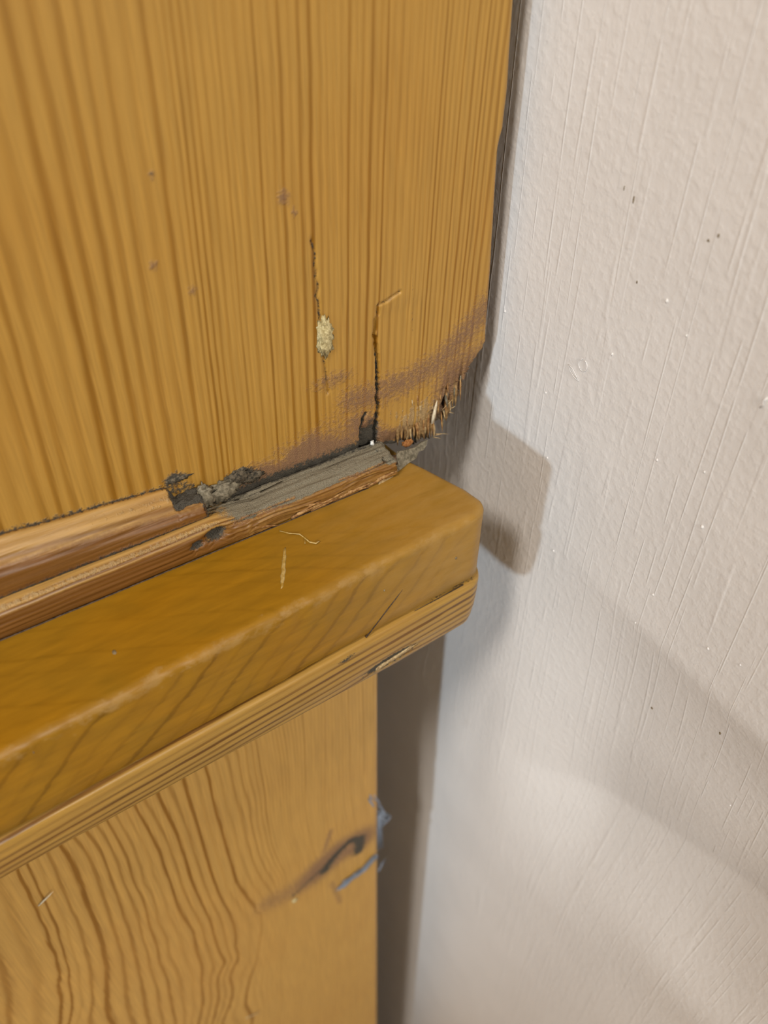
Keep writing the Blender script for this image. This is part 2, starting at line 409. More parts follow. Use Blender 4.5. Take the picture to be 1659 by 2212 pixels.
# squiggle of thick paint left on the wall
def wp(y, z, out=0.0): return (WALL_X + float(shade_hollow(y, z)) - out, y, z)
V, F = merge([tube([wp(-26.1, 23.8, .1), wp(-27.4, 22.4, .2), wp(-29.0, 21.6, .25), wp(-30.6, 21.2, .15)], 0.12, 0.12),
              tube([wp(-26.1, 23.8, .1), wp(-27.9, 23.6, .2), wp(-29.1, 22.6, .25), wp(-30.6, 21.2, .15)], 0.14, 0.10),
              tube([wp(-30.9 - 1.5 * math.sin(a), 26.0 + 1.6 * math.cos(a), .12) for a in np.linspace(0.2, 6.0, 12)], 0.14, 0.12)])
tag(wall_bit('paint_drip', V, F, M_WALL), 'small raised squiggle of white paint')
V, F = tube([wp(-79.0, 42.6, .1), wp(-78.4, 41.6, .25), wp(-78.8, 40.8, .25), wp(-78.2, 39.8, .1)], 0.25, 0.12)
wall_bit('paint_drip', V, F, M_WALL)
for k, (y, z) in enumerate([(-58.5, 13.9), (-71.1, 18.6), (-50.3, 51.4), (-57.2, 46.3), (-33.3, -36.0), (-68.5, -23.7), (-66.1, -36.9),
                            (-87.3, -26.2), (-107.0, -78.2), (-0.8, 27.7), (-24.5, -7.1), (-96.0, -23.4), (-39, 33), (-75, 5), (-20, 12)]):
    s = 0.28 + 0.22 * rng.random()
    V, F = blob(wp(y, z), (s * 0.8, s, s * 1.15), k, 0.15, 10, 6)
    wall_bit('paint_nodule', V, F, M_WALL)
for k, (y, z, a, b) in enumerate([(-36.1, 68.5, .22, .8), (-58.2, 68.3, .25, .4), (-56.3, 66.7, .3, .3), (-76.8, -66.9, .4, .5),
                                  (-97.7, -51.6, .3, .7), (-41.6, 52.2, .2, .4), (-33.0, 70.0, .15, .5)]):
    V, F = blob(wp(y, z), (0.10, a, b), k + 40, 0.2, 10, 6)
    wall_bit('dirt_speck', V, F, M_STAIN)

# ------------------------------------------------------------------ the pine cabinet
cab = bpy.data.objects.new('pine_cabinet', None)
cab.location = (-0.19, 0.16, FLOOR_Z * MM)
cab.empty_display_size = 0.05
col.objects.link(cab)
tag(cab, 'old orange pine cabinet with damaged corner and projecting ledge beside white wall', 'cabinet')
bpy.context.view_layer.update()
def part(name, V, F, mat, attrs=None, smooth=True, parent=None):
    return child(link(name, V, F, mat, None, smooth, attrs), parent or cab)

# ---- upper front board: vertical grain, broken lower right corner
EDGE = [(420, 37.2), (100.3, 37.1), (85, 37.6), (75.0, 37.8), (72.8, 37.2), (70.6, 36.8), (52.5, 37.5), (35.3, 37.9), (27, 38.2), (19.6, 38.3), (17.2, 36.6),
        (15.0, 34.9), (11.0, 33.0), (7.9, 31.8), (3.6, 31.5), (3.1, 28.3), (0.1, 28.3), (-2.7, 26.7), (-4.8, 23.3), (-7.0, 22.5), (-9, 20)]
ez = np.array([e[0] for e in EDGE][::-1], float); ex = np.array([e[1] for e in EDGE][::-1], float)
RINGS = [-82.7, -79.6, -76.8, -72.2, -67.7, -63.9, -60.0, -56.9, -53.7, -49.9, -46.5, -44.3, -41.5, -38.6, -34.9, -32.3,
         -28.1, -25.3, -21.7, -17.7, -13.1, -10.1, -6.4, -3.3, 1.1, 3.8, 7.9, 10.2, 12.9, 15.5, 18.0, 21.0, 23.5, 26.7, 29.2, 30.9, 33.0, 35.2, 36.9]
fine = []
for a_, b_ in zip(RINGS[:-1], RINGS[1:]):
    fine += [a_] + ([a_ + 0.52 * (b_ - a_)] if a_ > -46 and b_ - a_ > 2.3 else [])
RINGS = [-82.7 - 4.6 * k for k in range(80, 0, -1)] + fine + [36.9, 38.5, 40, 41.5, 43]
CRACK = [(8.9, 42.1), (4.5, 40.6), (2.2, 40.3), (1.8, 33.0), (2.4, 15.4), (2.7, -3)]
CRACK2 = [(-1.7, 10.4), (-2.6, 5.6), (-2.7, -2)]
SLITS = [[(-14.4, 60), (-14.0, 51.4), (-13.6, 41.1)], [(-13.0, 32.5), (-12.9, 27.4), (-12.6, 20.7)], [(12.1, 49.5), (13.0, 35), (13.5, 18)]]

xs = np.concatenate([np.arange(-420, -115, 15.0), np.arange(-115, -20, 0.8), np.arange(-20, 40.01, 0.3)])
zs = np.concatenate([np.arange(-7, 45, 0.35), np.arange(45, 120, 1.0), np.arange(120, 421, 15.0)])
X, Z = np.meshgrid(xs, zs)
zb = np.interp(X, [-1, 1, 3.0, 9.2, 16.6, 19, 22.5], [-7, -6, -2.8, -4.0, -5.7, -7, -7.4])
Z = np.where(Z < 10, 10 + (Z - 10) * (10 - zb) / 17.0, Z)
jag = (vnoise(3, Z * 0.9, Z * 0 + 3) - 0.5) * 2.2 * sstep(22, 8, Z) + (vnoise(5, Z * 2.6, Z * 0 + 7) - 0.5) * 1.3 * sstep(24, 14, Z)
xr = np.interp(Z, ez, ex) + jag + (vnoise(9, Z * 0.12, Z * 0) - 0.5) * 0.5
X = np.where(X > 12, 12 + (X - 12) * (xr - 12) / 28.0, X)
edge_d = xr - X
Y = np.zeros_like(X)
r = 1.8
q = np.clip(r - edge_d, 0, r)
Y += (r - np.sqrt(np.maximum(r * r - q * q, 0))) * sstep(14, 26, Z)
XW = X + 0.9 * (vnoise(41, Z * 0.55, Z * 0) - 0.5) + 0.5 * (vnoise(42, Z * 1.7, Z * 0) - 0.5)
dc = seg_dist(XW, Z, CRACK); dc_main = seg_dist(XW, Z, CRACK[2:])
Y += 1.9 * np.exp(-(dc_main / 0.42) ** 2) * sstep(41, 30, Z) + 0.6 * np.exp(-(dc / 0.35) ** 2)
dc2 = seg_dist(XW, Z, CRACK2); Y += 1.7 * np.exp(-(dc2 / 0.4) ** 2)
inside = sstep(1.9, 2.6, X) * sstep(24, 8, X) * sstep(41, 36, Z)
Y += 0.35 * inside
gap_mask = sstep(-2.6, -2.2, X) * sstep(2.6, 2.2, X) * sstep(9, 4, Z); Y += 1.2 * gap_mask
for s in SLITS[:2]: Y += 0.7 * np.exp(-(seg_dist(XW, Z, s) / 0.32) ** 2)
torn = sstep(11, 2, edge_d) * sstep(20, 6, Z) * sstep(12, 17, X)
fibn = vnoise(11, X * 1.05, Z * 0.09); fibn2 = vnoise(12, X * 2.3, Z * 0.16)
Y += torn * (2.6 * np.maximum(fibn - 0.35, 0) + 1.1 * fibn2)
dh = np.hypot((X - 26.2) / 1.1, (Z - 3.4) / 2.2); Y += 3.0 * np.exp(-dh ** 2)
bott = sstep(3.5, -6, Z) * sstep(-60, -30, X); Y += 1.4 * bott * (0.4 + vnoise(21, X * 0.5, Z * 0.5))
lowtip = sstep(2, -5, Z) * sstep(3, 9, X); Y += 0.8 * lowtip * fibn2
# attributes
Xg = X - 0.035 * (Z - 35)
phase = np.interp(Xg, RINGS, np.arange(len(RINGS)))
amp = 1.0 - 0.30 * sstep(60, 110, Z) + 0.25 * sstep(10, 30, X) * sstep(70, 40, Z)
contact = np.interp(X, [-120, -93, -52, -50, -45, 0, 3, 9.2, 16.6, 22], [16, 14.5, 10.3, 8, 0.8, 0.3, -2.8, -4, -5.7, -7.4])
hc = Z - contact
dirt_shade = 0.95 * np.exp(-np.maximum(hc, 0) / (1.8 + 1.6 * sstep(-48, -38, X) * sstep(6, 0, X))) * (0.55 + 0.45 * sstep(-50, -36, X))
dirt_shade = np.maximum(dirt_shade, 0.95 * np.exp(-(np.hypot((X + 38) / 5.5, (Z - 5.5) / 3.0)) ** 2))
dirt_shade = np.maximum(dirt_shade, 0.85 * np.exp(-(np.hypot((X + 54.5) / 3.2, (Z - 12.0) / 2.4)) ** 2))
dirt_shade = np.maximum(dirt_shade, 1.0 * np.exp(-(dc_main / 0.6) ** 2) * sstep(36, 22, Z)); dirt_shade = np.maximum(dirt_shade, 0.5 * np.exp(-(dc / 0.40) ** 2))
dirt_shade = np.maximum(dirt_shade, np.exp(-(dc2 / 0.6) ** 2)); dirt_shade = np.maximum(dirt_shade, gap_mask * 0.75)
for s, k_ in zip(SLITS, (0.56, 0.5, 0.36)): dirt_shade = np.maximum(dirt_shade, k_ * np.exp(-(seg_dist(XW, Z, s) / 0.5) ** 2))
dirt_shade = np.maximum(dirt_shade, 1.1 * np.exp(-(dh / 0.8) ** 2))
dirt_shade = np.maximum(dirt_shade, 0.55 * sstep(16, 6, Z) * np.exp(-((X - 1) / 3.0) ** 2))
dirt_shade = np.maximum(dirt_shade, 0.35 * sstep(8, -3, Z) * sstep(3, 6, X) * sstep(22, 14, X))
bruise = np.zeros_like(X)
bruise = np.maximum(bruise, 0.95 * np.exp(-(np.maximum(hc, 0) / (7.0 + 5.0 * sstep(-40, -8, X) - 6.0 * sstep(2, 8, X))) ** 2) * sstep(-50, -34, X) * (0.55 + 0.8 * vnoise(51, X * 0.22, Z * 0.3)))
bruise = np.maximum(bruise, 0.60 * np.exp(-(seg_dist(X, Z, [(-5.5, 16), (3, 15), (12, 16), (22, 18), (31, 25), (37, 30)]) / 6.0) ** 2))
bruise = np.maximum(bruise, 0.72 * sstep(32, 10, Z) * sstep(12, 28, X))
for (bx_, bz_, s_) in ((-47.2, 79.7, 0.9), (-20.8, 70.6, 2.0), (-50, 63, 1.2), (-18.5, 67, 1.0), (-43, 56, 1.2)):
    bruise = np.maximum(bruise, 0.62 * np.exp(-(np.hypot(X - bx_, (Z - bz_) * 0.85) / s_) ** 2))
dirt_shade = np.maximum(dirt_shade, 0.6 * np.exp(-(np.hypot(X + 47.2, Z - 79.7) / 1.1) ** 2))
bruise = np.maximum(bruise, 0.5 * np.exp(-(edge_d / 1.0) ** 2) * sstep(110, 60, Z))
bruise = np.maximum(bruise, 0.55 * np.exp(-(np.hypot((X + 11) / 8, (Z - 24) / 3)) ** 2))
pale = 0.95 * torn * sstep(0.35, 0.65, vnoise(13, X * 1.3, Z * 0.07)) + 1.15 * sstep(13, 3, Z) * sstep(3.4, 5.0, X) * vnoise(14, X * 1.6, Z * 0.1)
grey = 0.35 * sstep(2, -4, Z) * sstep(1, 4, X) + 0.35 * torn * fibn2
def ext(A, side, low):          # add the returned edge (right) and the underside
    A2 = np.concatenate([A, side[:, None], side[:, None]], axis=1)
    return np.concatenate([low(A2[0])[None, :], A2], axis=0)
Ye = np.concatenate([Y, (Y[:, -1] + 5)[:, None], np.full((len(Y), 1), 18.0)], axis=1); Ye = np.concatenate([np.full((1, Ye.shape[1]), 18.0), Ye], axis=0)
same = lambda a: a
Xe = ext(X, X[:, -1] - 0.3, same); Ze = ext(Z, Z[:, -1], same)
V = np.stack([Xe.ravel(), Ye.ravel(), Ze.ravel()], axis=1)
at = {k: ext(a, a[:, -1], same) for k, a in dict(phase=phase, amp=amp, dirt_shade=dirt_shade, bruise=bruise, pale=pale, grey=grey).items()}
panel = part('front_panel', V, grid_faces(*Xe.shape), M_PANEL, at)
panel['label'] = 'upright pine board with a split and broken lower corner'

# pieces of the upper board
fv, ff = blob((-12.7, -0.1, 36.2), (2.1, 0.75, 4.4), 3, 0.42, 30, 20, 2.6)
fo = part('wood_filler', fv, ff, M_FILLER, parent=panel); fo['label'] = 'pale cream plug of wood filler'
V, F = shard((20.5, -0.5, -0.6), (21.3, -0.9, 7.2), 0.95, 0.5, 0.2)
part('splinter', V, F, M_PALE, parent=panel)['label'] = 'pale fresh splinter'
for k in range(40):                              # upright fibres laid bare along the broken corner
    x = rng.uniform(9, 30); low = float(np.interp(x, [3, 9.2, 16.6, 22.5, 23.3, 26.7, 28.3, 31.5], [-2.6, -3.8, -5.5, -6.6, -4.6, -2.4, 0.4, 4.5]))
    z0 = low + rng.uniform(3.5, 11.0)
    V, F = shard((x, 1.0, z0), (x + rng.uniform(-.3, .3), rng.uniform(0.1, 1.0), low + rng.uniform(-0.6, 1.6)), rng.uniform(.45, 1.0), 0.7, rng.uniform(-.1, .3))
    part('splinter', V, F, rng.choice([M_RAW, M_FIBRE, M_FIBRE, M_FIBRE, M_STRIPRAW]), parent=panel)
for k in range(24):
    x = rng.uniform(12, 31); zt = rng.uniform(0, 13); ln = rng.uniform(2.5, 7)
    lim = float(np.interp(zt - ln * 0.6, ez, ex)) - 1.0
    x = min(x, lim)
    V, F = shard((x, 0.9, zt), (x + rng.uniform(-.4, .4), rng.uniform(-0.3, 1.0), max(zt - ln, -6.8)), rng.uniform(.25, .75), 0.5, rng.uniform(-.1, .5))
    part('splinter', V, F, rng.choice([M_RAW, M_STRIPRAW, M_STRIPRAW, M_GREY]), parent=panel)
for k, (x, z, dx, dz) in enumerate([(22.6, -6.2, 3.2, -.3), (22.8, -5.8, 4.6, -1.6), (22.0, -6.6, 2.6, -1.4), (27.6, 1.2, 1.6, .6), (27.0, 0.2, 1.8, -.9), (28.4, 4.2, -4.4, -2.4)]):
    V, F = tube([(x, 0.6, z), (x + dx * .5, 0.3, z + dz * .4), (x + dx, 0.2, z + dz)], 0.16, 0.05, 5)
    part('wood_fibre', V, F, M_RAW, parent=panel)
V, F = blob((12.2, -0.2, -4.3), (1.7, 0.8, 1.0), 8, 0.4, 16, 10, 2.2)
part('rust_flake', V, F, M_RUST, parent=panel)['label'] = 'small orange rusty flake'
V, F = blob((0.2, -0.6, 0.7), (0.55, 0.4, 0.75), 5, 0.7, 14, 8, 2.2)
part('paint_fleck', V, F, M_WHITE, parent=panel)['label'] = 'tiny white paint fleck in the crack'
for k, (x, y, z, sx, sy, sz) in enumerate([(-39.2, -0.1, 5.8, 3.4, 0.8, 2.0), (-44.0, -0.9, 4.0, 4.2, 1.5, 2.6), (-35.2, -0.1, 4.2, 3.0, 0.6, 1.3), (-53.6, 0.1, 11.6, 3.2, 0.45, 0.8), (-48.6, -1.6, 5.4, 2.2, 1.8, 3.0), (2.0, -0.4, -1.6, 2.0, 1.0, 1.6)]):
    V, F = blob((x, y, z), (sx, sy, sz), 20 + k, 0.4, 22, 14, 2.4)
    part('grime_lump', V, F, M_GRIME if k in (0, 2, 3) else M_GREY, parent=panel)

# ---- long strips: a profile swept along the cabinet front
def sweep(stations, prof, close=True):
    rows = [prof(x) for x in stations]
    n = len(rows[0]); V = []; S = []
    for x, rw in zip(stations, rows):
        s = 0
        for i, p in enumerate(rw):
            if i: s += math.hypot(p[-2] - rw[i - 1][-2], p[-1] - rw[i - 1][-1])
            V.append((p[0] if len(p) == 3 else x, p[-2], p[-1])); S.append(s)
    F = grid_faces(len(stations), n, flip=True)
    F.append(tuple(range(n)))
    F.append(tuple((len(stations) - 1) * n + i for i in reversed(range(n))))
    return np.array(V), F, np.array(S)

def resample(pts, step, ref=None):
    """cut a profile into short pieces; the counts follow ref, so every station has as many points"""
    out = []; ref = ref or pts
    for (a, b), (c, d), (a2, b2), (c2, d2) in zip(pts[:-1], pts[1:], ref[:-1], ref[1:]):
        m = max(1, int(math.hypot(c2 - a2, d2 - b2) / step))
        out += [(a + (c - a) * k / m, b + (d - b) * k / m) for k in range(m)]
    return out + [pts[-1]]

def nz(x, y, s): return noise.noise(Vector((x, y, s)))
SL = 0.039                                      # the ledge front runs very slightly out of parallel

# lower step of the moulding: worn grey towards its broken end
def low_step(x):
    w = max(0.0, min(1.0, (x + 50) / 12.0))     # worn part
    e = max(0.0, (x + 2) / 5.0)
    top = 1.2 - 1.0 * w
    p = [(0.8, top - 0.2 * w), (-1.5, top + 0.2), (-5.6 + 0.8 * w, top + 0.6 - 0.9 * w), (-7.4 + 0.6 * w, top - 0.2 - 0.8 * w), (-8.1, top - 1.6 - 0.8 * w),
         (-8.3, -3.6), (-8.1, -6.6), (-7.6, -7.05), (0.8, -7.05)]
    out = []
    LOW_REF = [(0.8, 1), (-1.5, 1.2), (-5.2, 1.2), (-7.1, 0.3), (-8.1, -1.2), (-8.3, -3.6), (-8.1, -6.6), (-7.6, -7.05), (0.8, -7.05)]
    for y, z in resample(p, 0.45, LOW_REF):
        k = 0.28 + 0.75 * w
        dy = k * nz(x * 0.06, y * 1.1 + z * 1.5, 2.1) * (1 if z > -7 and y < 0.5 else 0)
        dz = (0.2 + 0.5 * w) * nz(x * 0.09, y * 0.9 + 4, 5.5) * (1 if z > -6.5 else 0)
        nd = math.hypot(x + 49.5, (z + 2.2) * 1.7)
        if y < -6: dy += 2.6 * math.exp(-(nd / 2.6) ** 2) + 1.6 * math.exp(-(math.hypot(x + 54.5, (z + 2.9) * 1.6) / 1.3) ** 2)
        xx = x
        if x > 0: xx = x + 0.9 * nz(y * 0.8, z * 0.8, 9.0) - 0.35 * max(0, z + 2) 
        out.append((xx, y + dy, z + dz))
    return out
st = np.concatenate([np.arange(-420, -120, 12.0), np.arange(-120, 3.3, 0.7)])
V, F, S = sweep(st, low_step)
vx, vy, vz = V[:, 0], V[:, 1], V[:, 2]
a_phase = S * 0.75 + 0.012 * vx
worn = sstep(-52, -40, vx)
a_grey = worn * np.where(vy > -7.4, 0.95, 0.0) * sstep(-3.4, -1.4, vz)
a_grey = np.maximum(a_grey, 0.8 * sstep(-1.5, 1.5, vx) * (vy > -7.9)); a_grey = np.maximum(a_grey, 0.55 * (vy > -4.5) * sstep(-75, -58, vx))
a_dirt_shade = 0.6 * sstep(-1.6, -0.4, vy) * sstep(-60, -45, vx)
a_dirt_shade = np.maximum(a_dirt_shade, 1.15 * np.exp(-(np.hypot(vx + 49.5, (vz + 2.2) * 1.6) / 3.0) ** 2) * (vy < -3))
a_dirt_shade = np.maximum(a_dirt_shade, 1.0 * np.exp(-(np.hypot(vx + 54.8, (vz + 2.9) * 1.5) / 2.0) ** 2) * (vy < -3))
a_dirt_shade = np.maximum(a_dirt_shade, 0.85 * (vz < -6.6)); a_dirt_shade = np.maximum(a_dirt_shade, 0.75 * sstep(-6.2, -4.6, vy) * (vx < -50) * (vz > -2))  # last term paints the shaded valley between the two steps dark
step = part('moulding_strip', V, F, M_STRIP, dict(phase=a_phase, amp=np.full(len(V), 1.0), grey=a_grey, dirt_shade=a_dirt_shade, pale=0.60 * np.exp(-(np.hypot(vy + 7.3, vz - 1.0) / 1.0) ** 2) * sstep(-38, -52, vx) + 0.5 * worn * sstep(-5.5, -6.6, vy) * sstep(-2.6, -0.6, vz) * sstep(-30, -12, vx), brown=1.0 * (vy < -7.0) * sstep(0.6, -1.2, vz) * (1 - 0.35 * worn), bruise=0.5 * worn * sstep(-3, -1, vz) * (vy < -5)))  # pale on the top front edge is a painted ridge highlight
step['label'] = 'worn lower moulding strip, grey and broken at its end'

# upper step of the moulding, snapped off short
def up_step(x):
    zt = 10.3 + min(max(-52 - x, -3), 60) * 0.1
    brk = max(0.0, min(1.0, (x + 57.0) / 1.4))
    p = [(0.8, zt), (-1.0, zt - 0.3), (-2.6, zt - 2.0), (-4.2, zt - 4.6), (-4.9, zt - 5.4), (-5.6, zt - 7.2 + 0.9 * brk), (-5.7, 2.2), (-5.2, 1.3), (0.8, 1.3)]
    out = []
    UP_REF = [(0.8, 13), (-1.0, 12.7), (-2.6, 11), (-4.2, 8.4), (-4.9, 7.6), (-5.6, 5.8), (-5.7, 2.2), (-5.2, 1.3), (0.8, 1.3)]
    for y, z in resample(p, 0.45, UP_REF):
        zz = min(z, 7.2 + 1.0 * nz(x * 0.7, y * 0.8, 3.0)) if brk > 0.5 else z
        zz = z + (zz - z) * brk
        dy = 0.30 * nz(x * 0.05, z * 0.9, 7.7) * (1 if y < 0 else 0)
        xx = x + (0.9 * nz(y * 0.9, z * 0.7, 1.0) if x > -58 else 0)
        out.append((xx, y + dy, zz + 0.12 * nz(x * 0.11, y, 4.4)))
    return out
st = np.concatenate([np.arange(-420, -120, 12.0), np.arange(-120, -49.9, 0.7)])
V, F, S = sweep(st, up_step)
vx, vy, vz = V[:, 0], V[:, 1], V[:, 2]
a_dirt_shade = 0.62 * sstep(-1.3, -0.2, vy) * sstep(4, 7, vz); a_dirt_shade = np.maximum(a_dirt_shade, 0.85 * sstep(-58.0, -56.5, vx) * (vz > 6.0) * (vy > -4.6))
a_dirt_shade = np.maximum(a_dirt_shade, 0.8 * sstep(3.6, 1.6, vz)); a_dirt_shade = np.maximum(a_dirt_shade, 0.6 * sstep(-51.2, -50.2, vx))  # dark foot is painted shade of the valley between the steps
ustep = part('moulding_strip', V, F, M_STRIP, dict(phase=S * 0.38 + 0.006 * vx, amp=np.full(len(V), 0.8), dirt_shade=a_dirt_shade, grey=0.0 * vx, pale=0.42 * np.exp(-((vy + 2.6) / 1.5) ** 2) * (vz > 4) * sstep(-120, -57, vx), brown=1.0 * sstep(7.5, 4.0, vz - 0.1 * (-52 - np.clip(vx, -112, -49))) * (vy < -4.0), bruise=0.55 * sstep(4, 2, vz)))  # pale band paints the highlight along the bevel
ustep['label'] = 'upper moulding strip snapped off short'

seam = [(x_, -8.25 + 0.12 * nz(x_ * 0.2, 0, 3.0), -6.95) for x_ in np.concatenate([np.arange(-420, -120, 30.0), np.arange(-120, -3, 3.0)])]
V, F = tube(seam, 0.26, 0.16, 6)  # dark tube laid along the contact line
part('dark_seam', V, F, M_NAIL, parent=step)['label'] = 'dark seam between strip and ledge'

# end of the lower step: nail and a torn grey flake
V, F = tube([(2.4, -5.2, -3.2), (4.2, -6.4, -3.0), (4.4, -6.5, -2.95)], 1.45, 1.3, 14)
part('nail', V, F, M_NAIL, parent=step)['label'] = 'dark rusty nail head'
def flake(outline, y0, thick, seed):
    n = len(outline); V = []
    for k in (0, 1):
        for i, (x, y, z) in enumerate(outline):
            V.append((x, y + k * thick, z - k * thick * 0.5 + 0.3 * nz(x * 0.5, i, seed)))
    F = [tuple(range(n)), tuple(reversed(range(n, 2 * n)))] + [(i, i + n, (i + 1) % n + n, (i + 1) % n) for i in range(n)]
    return V, F
V, F = flake([(2.2, -7.4, -6.6), (4.6, -5.0, -4.4), (7.2, -3.2, -3.4), (10.5, -2.6, -4.4), (13.6, -2.2, -5.0), (16.4, -1.4, -5.0), (19.0, -0.8, -5.6),
              (18.0, -1.6, -6.6), (16.2, -2.6, -6.9), (14.6, -2.6, -6.7), (12.4, -4.6, -6.9), (9.0, -5.4, -6.9), (5.6, -6.6, -6.9)], 0, 0.7, 3.3)
part('torn_flake', V, F, M_GREY, parent=step, smooth=False)['label'] = 'torn grey flake of wood'
V, F = flake([(-1.5, -7.6, -5.6), (1.5, -7.2, -4.6), (3.4, -6.6, -5.2), (4.6, -6.8, -6.4), (2.0, -8.0, -6.9), (-3.0, -8.6, -6.9)], 0, 0.6, 6.1)
part('torn_flake', V, F, M_RAW, parent=step, smooth=False)
for k in range(14):                              # split edges along the foot of the strip
    x = rng.uniform(-40, -2)
    V, F = shard((x, -8.2, rng.uniform(-6.6, -3.8)), (x + rng.uniform(5, 10), -8.5, rng.uniform(-6.8, -4.2)), rng.uniform(.5, .9), 0.4)
    part('splinter', V, F, M_STRIPRAW, parent=step)

# ---- projecting ledge
def fy(x): return -33.3 + SL * (x + 2)
front = [(x, fy(x)) for x in np.concatenate([np.arange(-420, -120, 20.0), np.arange(-120, 8.1, 1.0)])]
corner = []
c0 = (10.2, -27.0)
for a in np.linspace(-88, 8, 12):
    corner.append((c0[0] + 6.6 * math.cos(math.radians(a)), c0[1] + 6.0 * math.sin(math.radians(a))))
end = [(16.3, -22.0), (15.2, -18.0), (13.9, -14.0), (12.4, -8.5), (10.8, -3.5), (10.2, 4), (10, 20), (10, 330)]
outline = front + corner + end + [(-420, 330)]
O = np.array(outline); n = len(O)
tang = np.roll(O, -1, 0) - np.roll(O, 1, 0); tang /= np.linalg.norm(tang, axis=1)[:, None]
nrm = np.stack([tang[:, 1], -tang[:, 0]], axis=1)
nrm[0] = (0, -1); nrm[-1] = (0, 0); nrm[n - 2] = (1, 0)
rr = 2.3
layers = [(-0.9, -31.2), (0.0, -30.0)] + [(0.0, z) for z in (-26, -22, -18, -14)]
layers += [(-(rr - rr * math.cos(t)), -7.0 - rr + rr * math.sin(t)) for t in np.linspace(0, math.pi / 2, 7)]
layers += [(-rr - 1.5, -7.0)]
V = []
for li, (off, z) in enumerate(layers):
    for i in range(n):
        x, y = O[i]
        wob = 0.28 * nz(x * 0.09, y * 0.09 + z * 0.05, 1.7) + (0.12 + 0.3 * (z > -10)) * nz(x * 0.35, y * 0.3 + z * 0.2, 4.1)
        V.append((x + nrm[i, 0] * (off + wob), y + nrm[i, 1] * (off + wob), z + (0.15 * nz(x * 0.06, y * 0.1, 8.0) if li > 6 else 0)))
F = grid_faces(len(layers), n, close_c=True)
F.append(tuple((len(layers) - 1) * n + i for i in range(n))); F.append(tuple(reversed(range(n))))
ledge = part('ledge', V, F, M_LEDGE)
ledge['label'] = 'thick varnished ledge with rounded worn front corner'
V, F = tube([(-6.1, -33.25, -14.1), (-14.0, -33.75, -22.0), (-23.7, -34.05, -31.2)], 0.10, 0.22, 6)
part('crack', V, F, M_NAIL, parent=ledge)['label'] = 'thin dark crack across the ledge front'
for (x, y, z, s) in [(5.4, -33.05, -19.0, 0.45), (-103.9, -37.0, -10.5, 0.9), (-82, -25, -7.0, 0.7), (-18, -33.9, -17, 0.3)]:
    V, F = blob((x, y, z), (s * .7, 0.25 if z < -8 else s, s if z < -8 else 0.2), int(x) % 9, 0.3, 12, 8)
    part('dirt_speck', V, F, M_STAIN, parent=ledge)
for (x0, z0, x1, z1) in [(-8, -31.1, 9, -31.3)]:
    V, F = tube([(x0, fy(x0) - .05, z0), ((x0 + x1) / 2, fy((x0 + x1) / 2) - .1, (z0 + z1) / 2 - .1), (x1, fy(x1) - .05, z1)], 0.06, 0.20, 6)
    part('dark_seam', V, F, M_NAIL, parent=ledge)  # dark tube standing in for the shade of the thin gap below

# ---- rounded bead under the ledge
def bead(x):
    e = 0.0
    if x > 11.0: e = 6.0 - math.sqrt(max(36.0 - (x - 11.0) ** 2, 0))
    b = fy(x) + 33.3
    p = [(-24, -31.0), (-32.0, -31.0), (-33.9, -31.7), (-34.3, -33.0), (-34.2, -37), (-33.7, -41.0), (-32.6, -45.0), (-30.6, -48.4), (-27.4, -50.6), (-23.0, -51.3), (4, -56.3), (60, -56.3)]
    out = []
    for y, z in resample(p[:9] + [p[9]], 0.5) + p[10:]:
        if y < 0:
            t = max(0.0, min(1.0, (-z - 31) / 20.0))
            z = z - 4.6 * max(0.0, min(1.0, (x + 115) / 100.0)) * max(0.0, min(1.0, (-z - 35) / 10.0))
            yy = y + b + e * 0.9 + 0.14 * nz(x * 0.05, z * 0.9, 3.0); zz = z + e * 0.8 * t + 0.12 * nz(x * 0.08, y * .6, 6.0)
            nd = math.hypot((x + 16 - 0.0) / 8.0, (z + 47.0 - 0.02 * x) / 2.6); yy += 0.9 * math.exp(-nd ** 2)
        else: yy, zz = y, z
        out.append((x, yy, zz))
    return out
st = np.concatenate([np.arange(-420, -130, 12.0), np.arange(-130, 11, 0.9), np.array([11.5, 12.5, 13.5, 14.4, 15.2, 15.9, 16.4, 16.8])])
V, F, S = sweep(st, bead)
vx, vy, vz = V[:, 0], V[:, 1], V[:, 2]
nd = np.hypot((vx + 16) / 9.5, (vz + 47.2) / 3.2)
a_dirt_shade = 1.1 * np.exp(-(np.hypot((vx + 15) / 9.5, (vz + 46.6 - 0.06 * (vx + 15)) / 3.0)) ** 2)
a_dirt_shade = np.maximum(a_dirt_shade, 0.9 * np.exp(-(np.hypot((vx - 16.6) / .8, (vz + 37) / 2.2)) ** 2))
a_dirt_shade = np.maximum(a_dirt_shade, 0.45 * np.exp(-((vz + 31.2) / 0.6) ** 2) * sstep(-14, 0, vx))  # shade of the gap under the ledge, put into the colour
a_dirt_shade = np.maximum(a_dirt_shade, 0.6 * np.exp(-(np.hypot((vx + 30) / 4, (vz + 34) / 1.5)) ** 2))
beado = part('bead_moulding', V, F, M_BEAD, dict(phase=S * 0.36 + 0.008 * vx + 0.4, amp=np.full(len(V), 1.25), dirt_shade=a_dirt_shade, bruise=0.3 * sstep(-43, -50, vz) * sstep(-40, 0, vx), pale=0 * vx, grey=0.65 * np.exp(-(nd) ** 2)))
beado['label'] = 'rounded striped bead with a dark scuffed patch'
V, F = merge([shard((-23, -32.3, -49.2), (-12, -33.3, -46.6), 1.7, 0.6), shard((-18, -32.8, -48.0), (-6.0, -33.4, -45.6), 1.3, 0.6), shard((-14, -33.0, -47.2), (-8.0, -33.5, -45.0), 0.9, 0.5)])
part('torn_flake', V, F, M_RAW, parent=beado)['label'] = 'pale torn sliver in the scuffed patch'

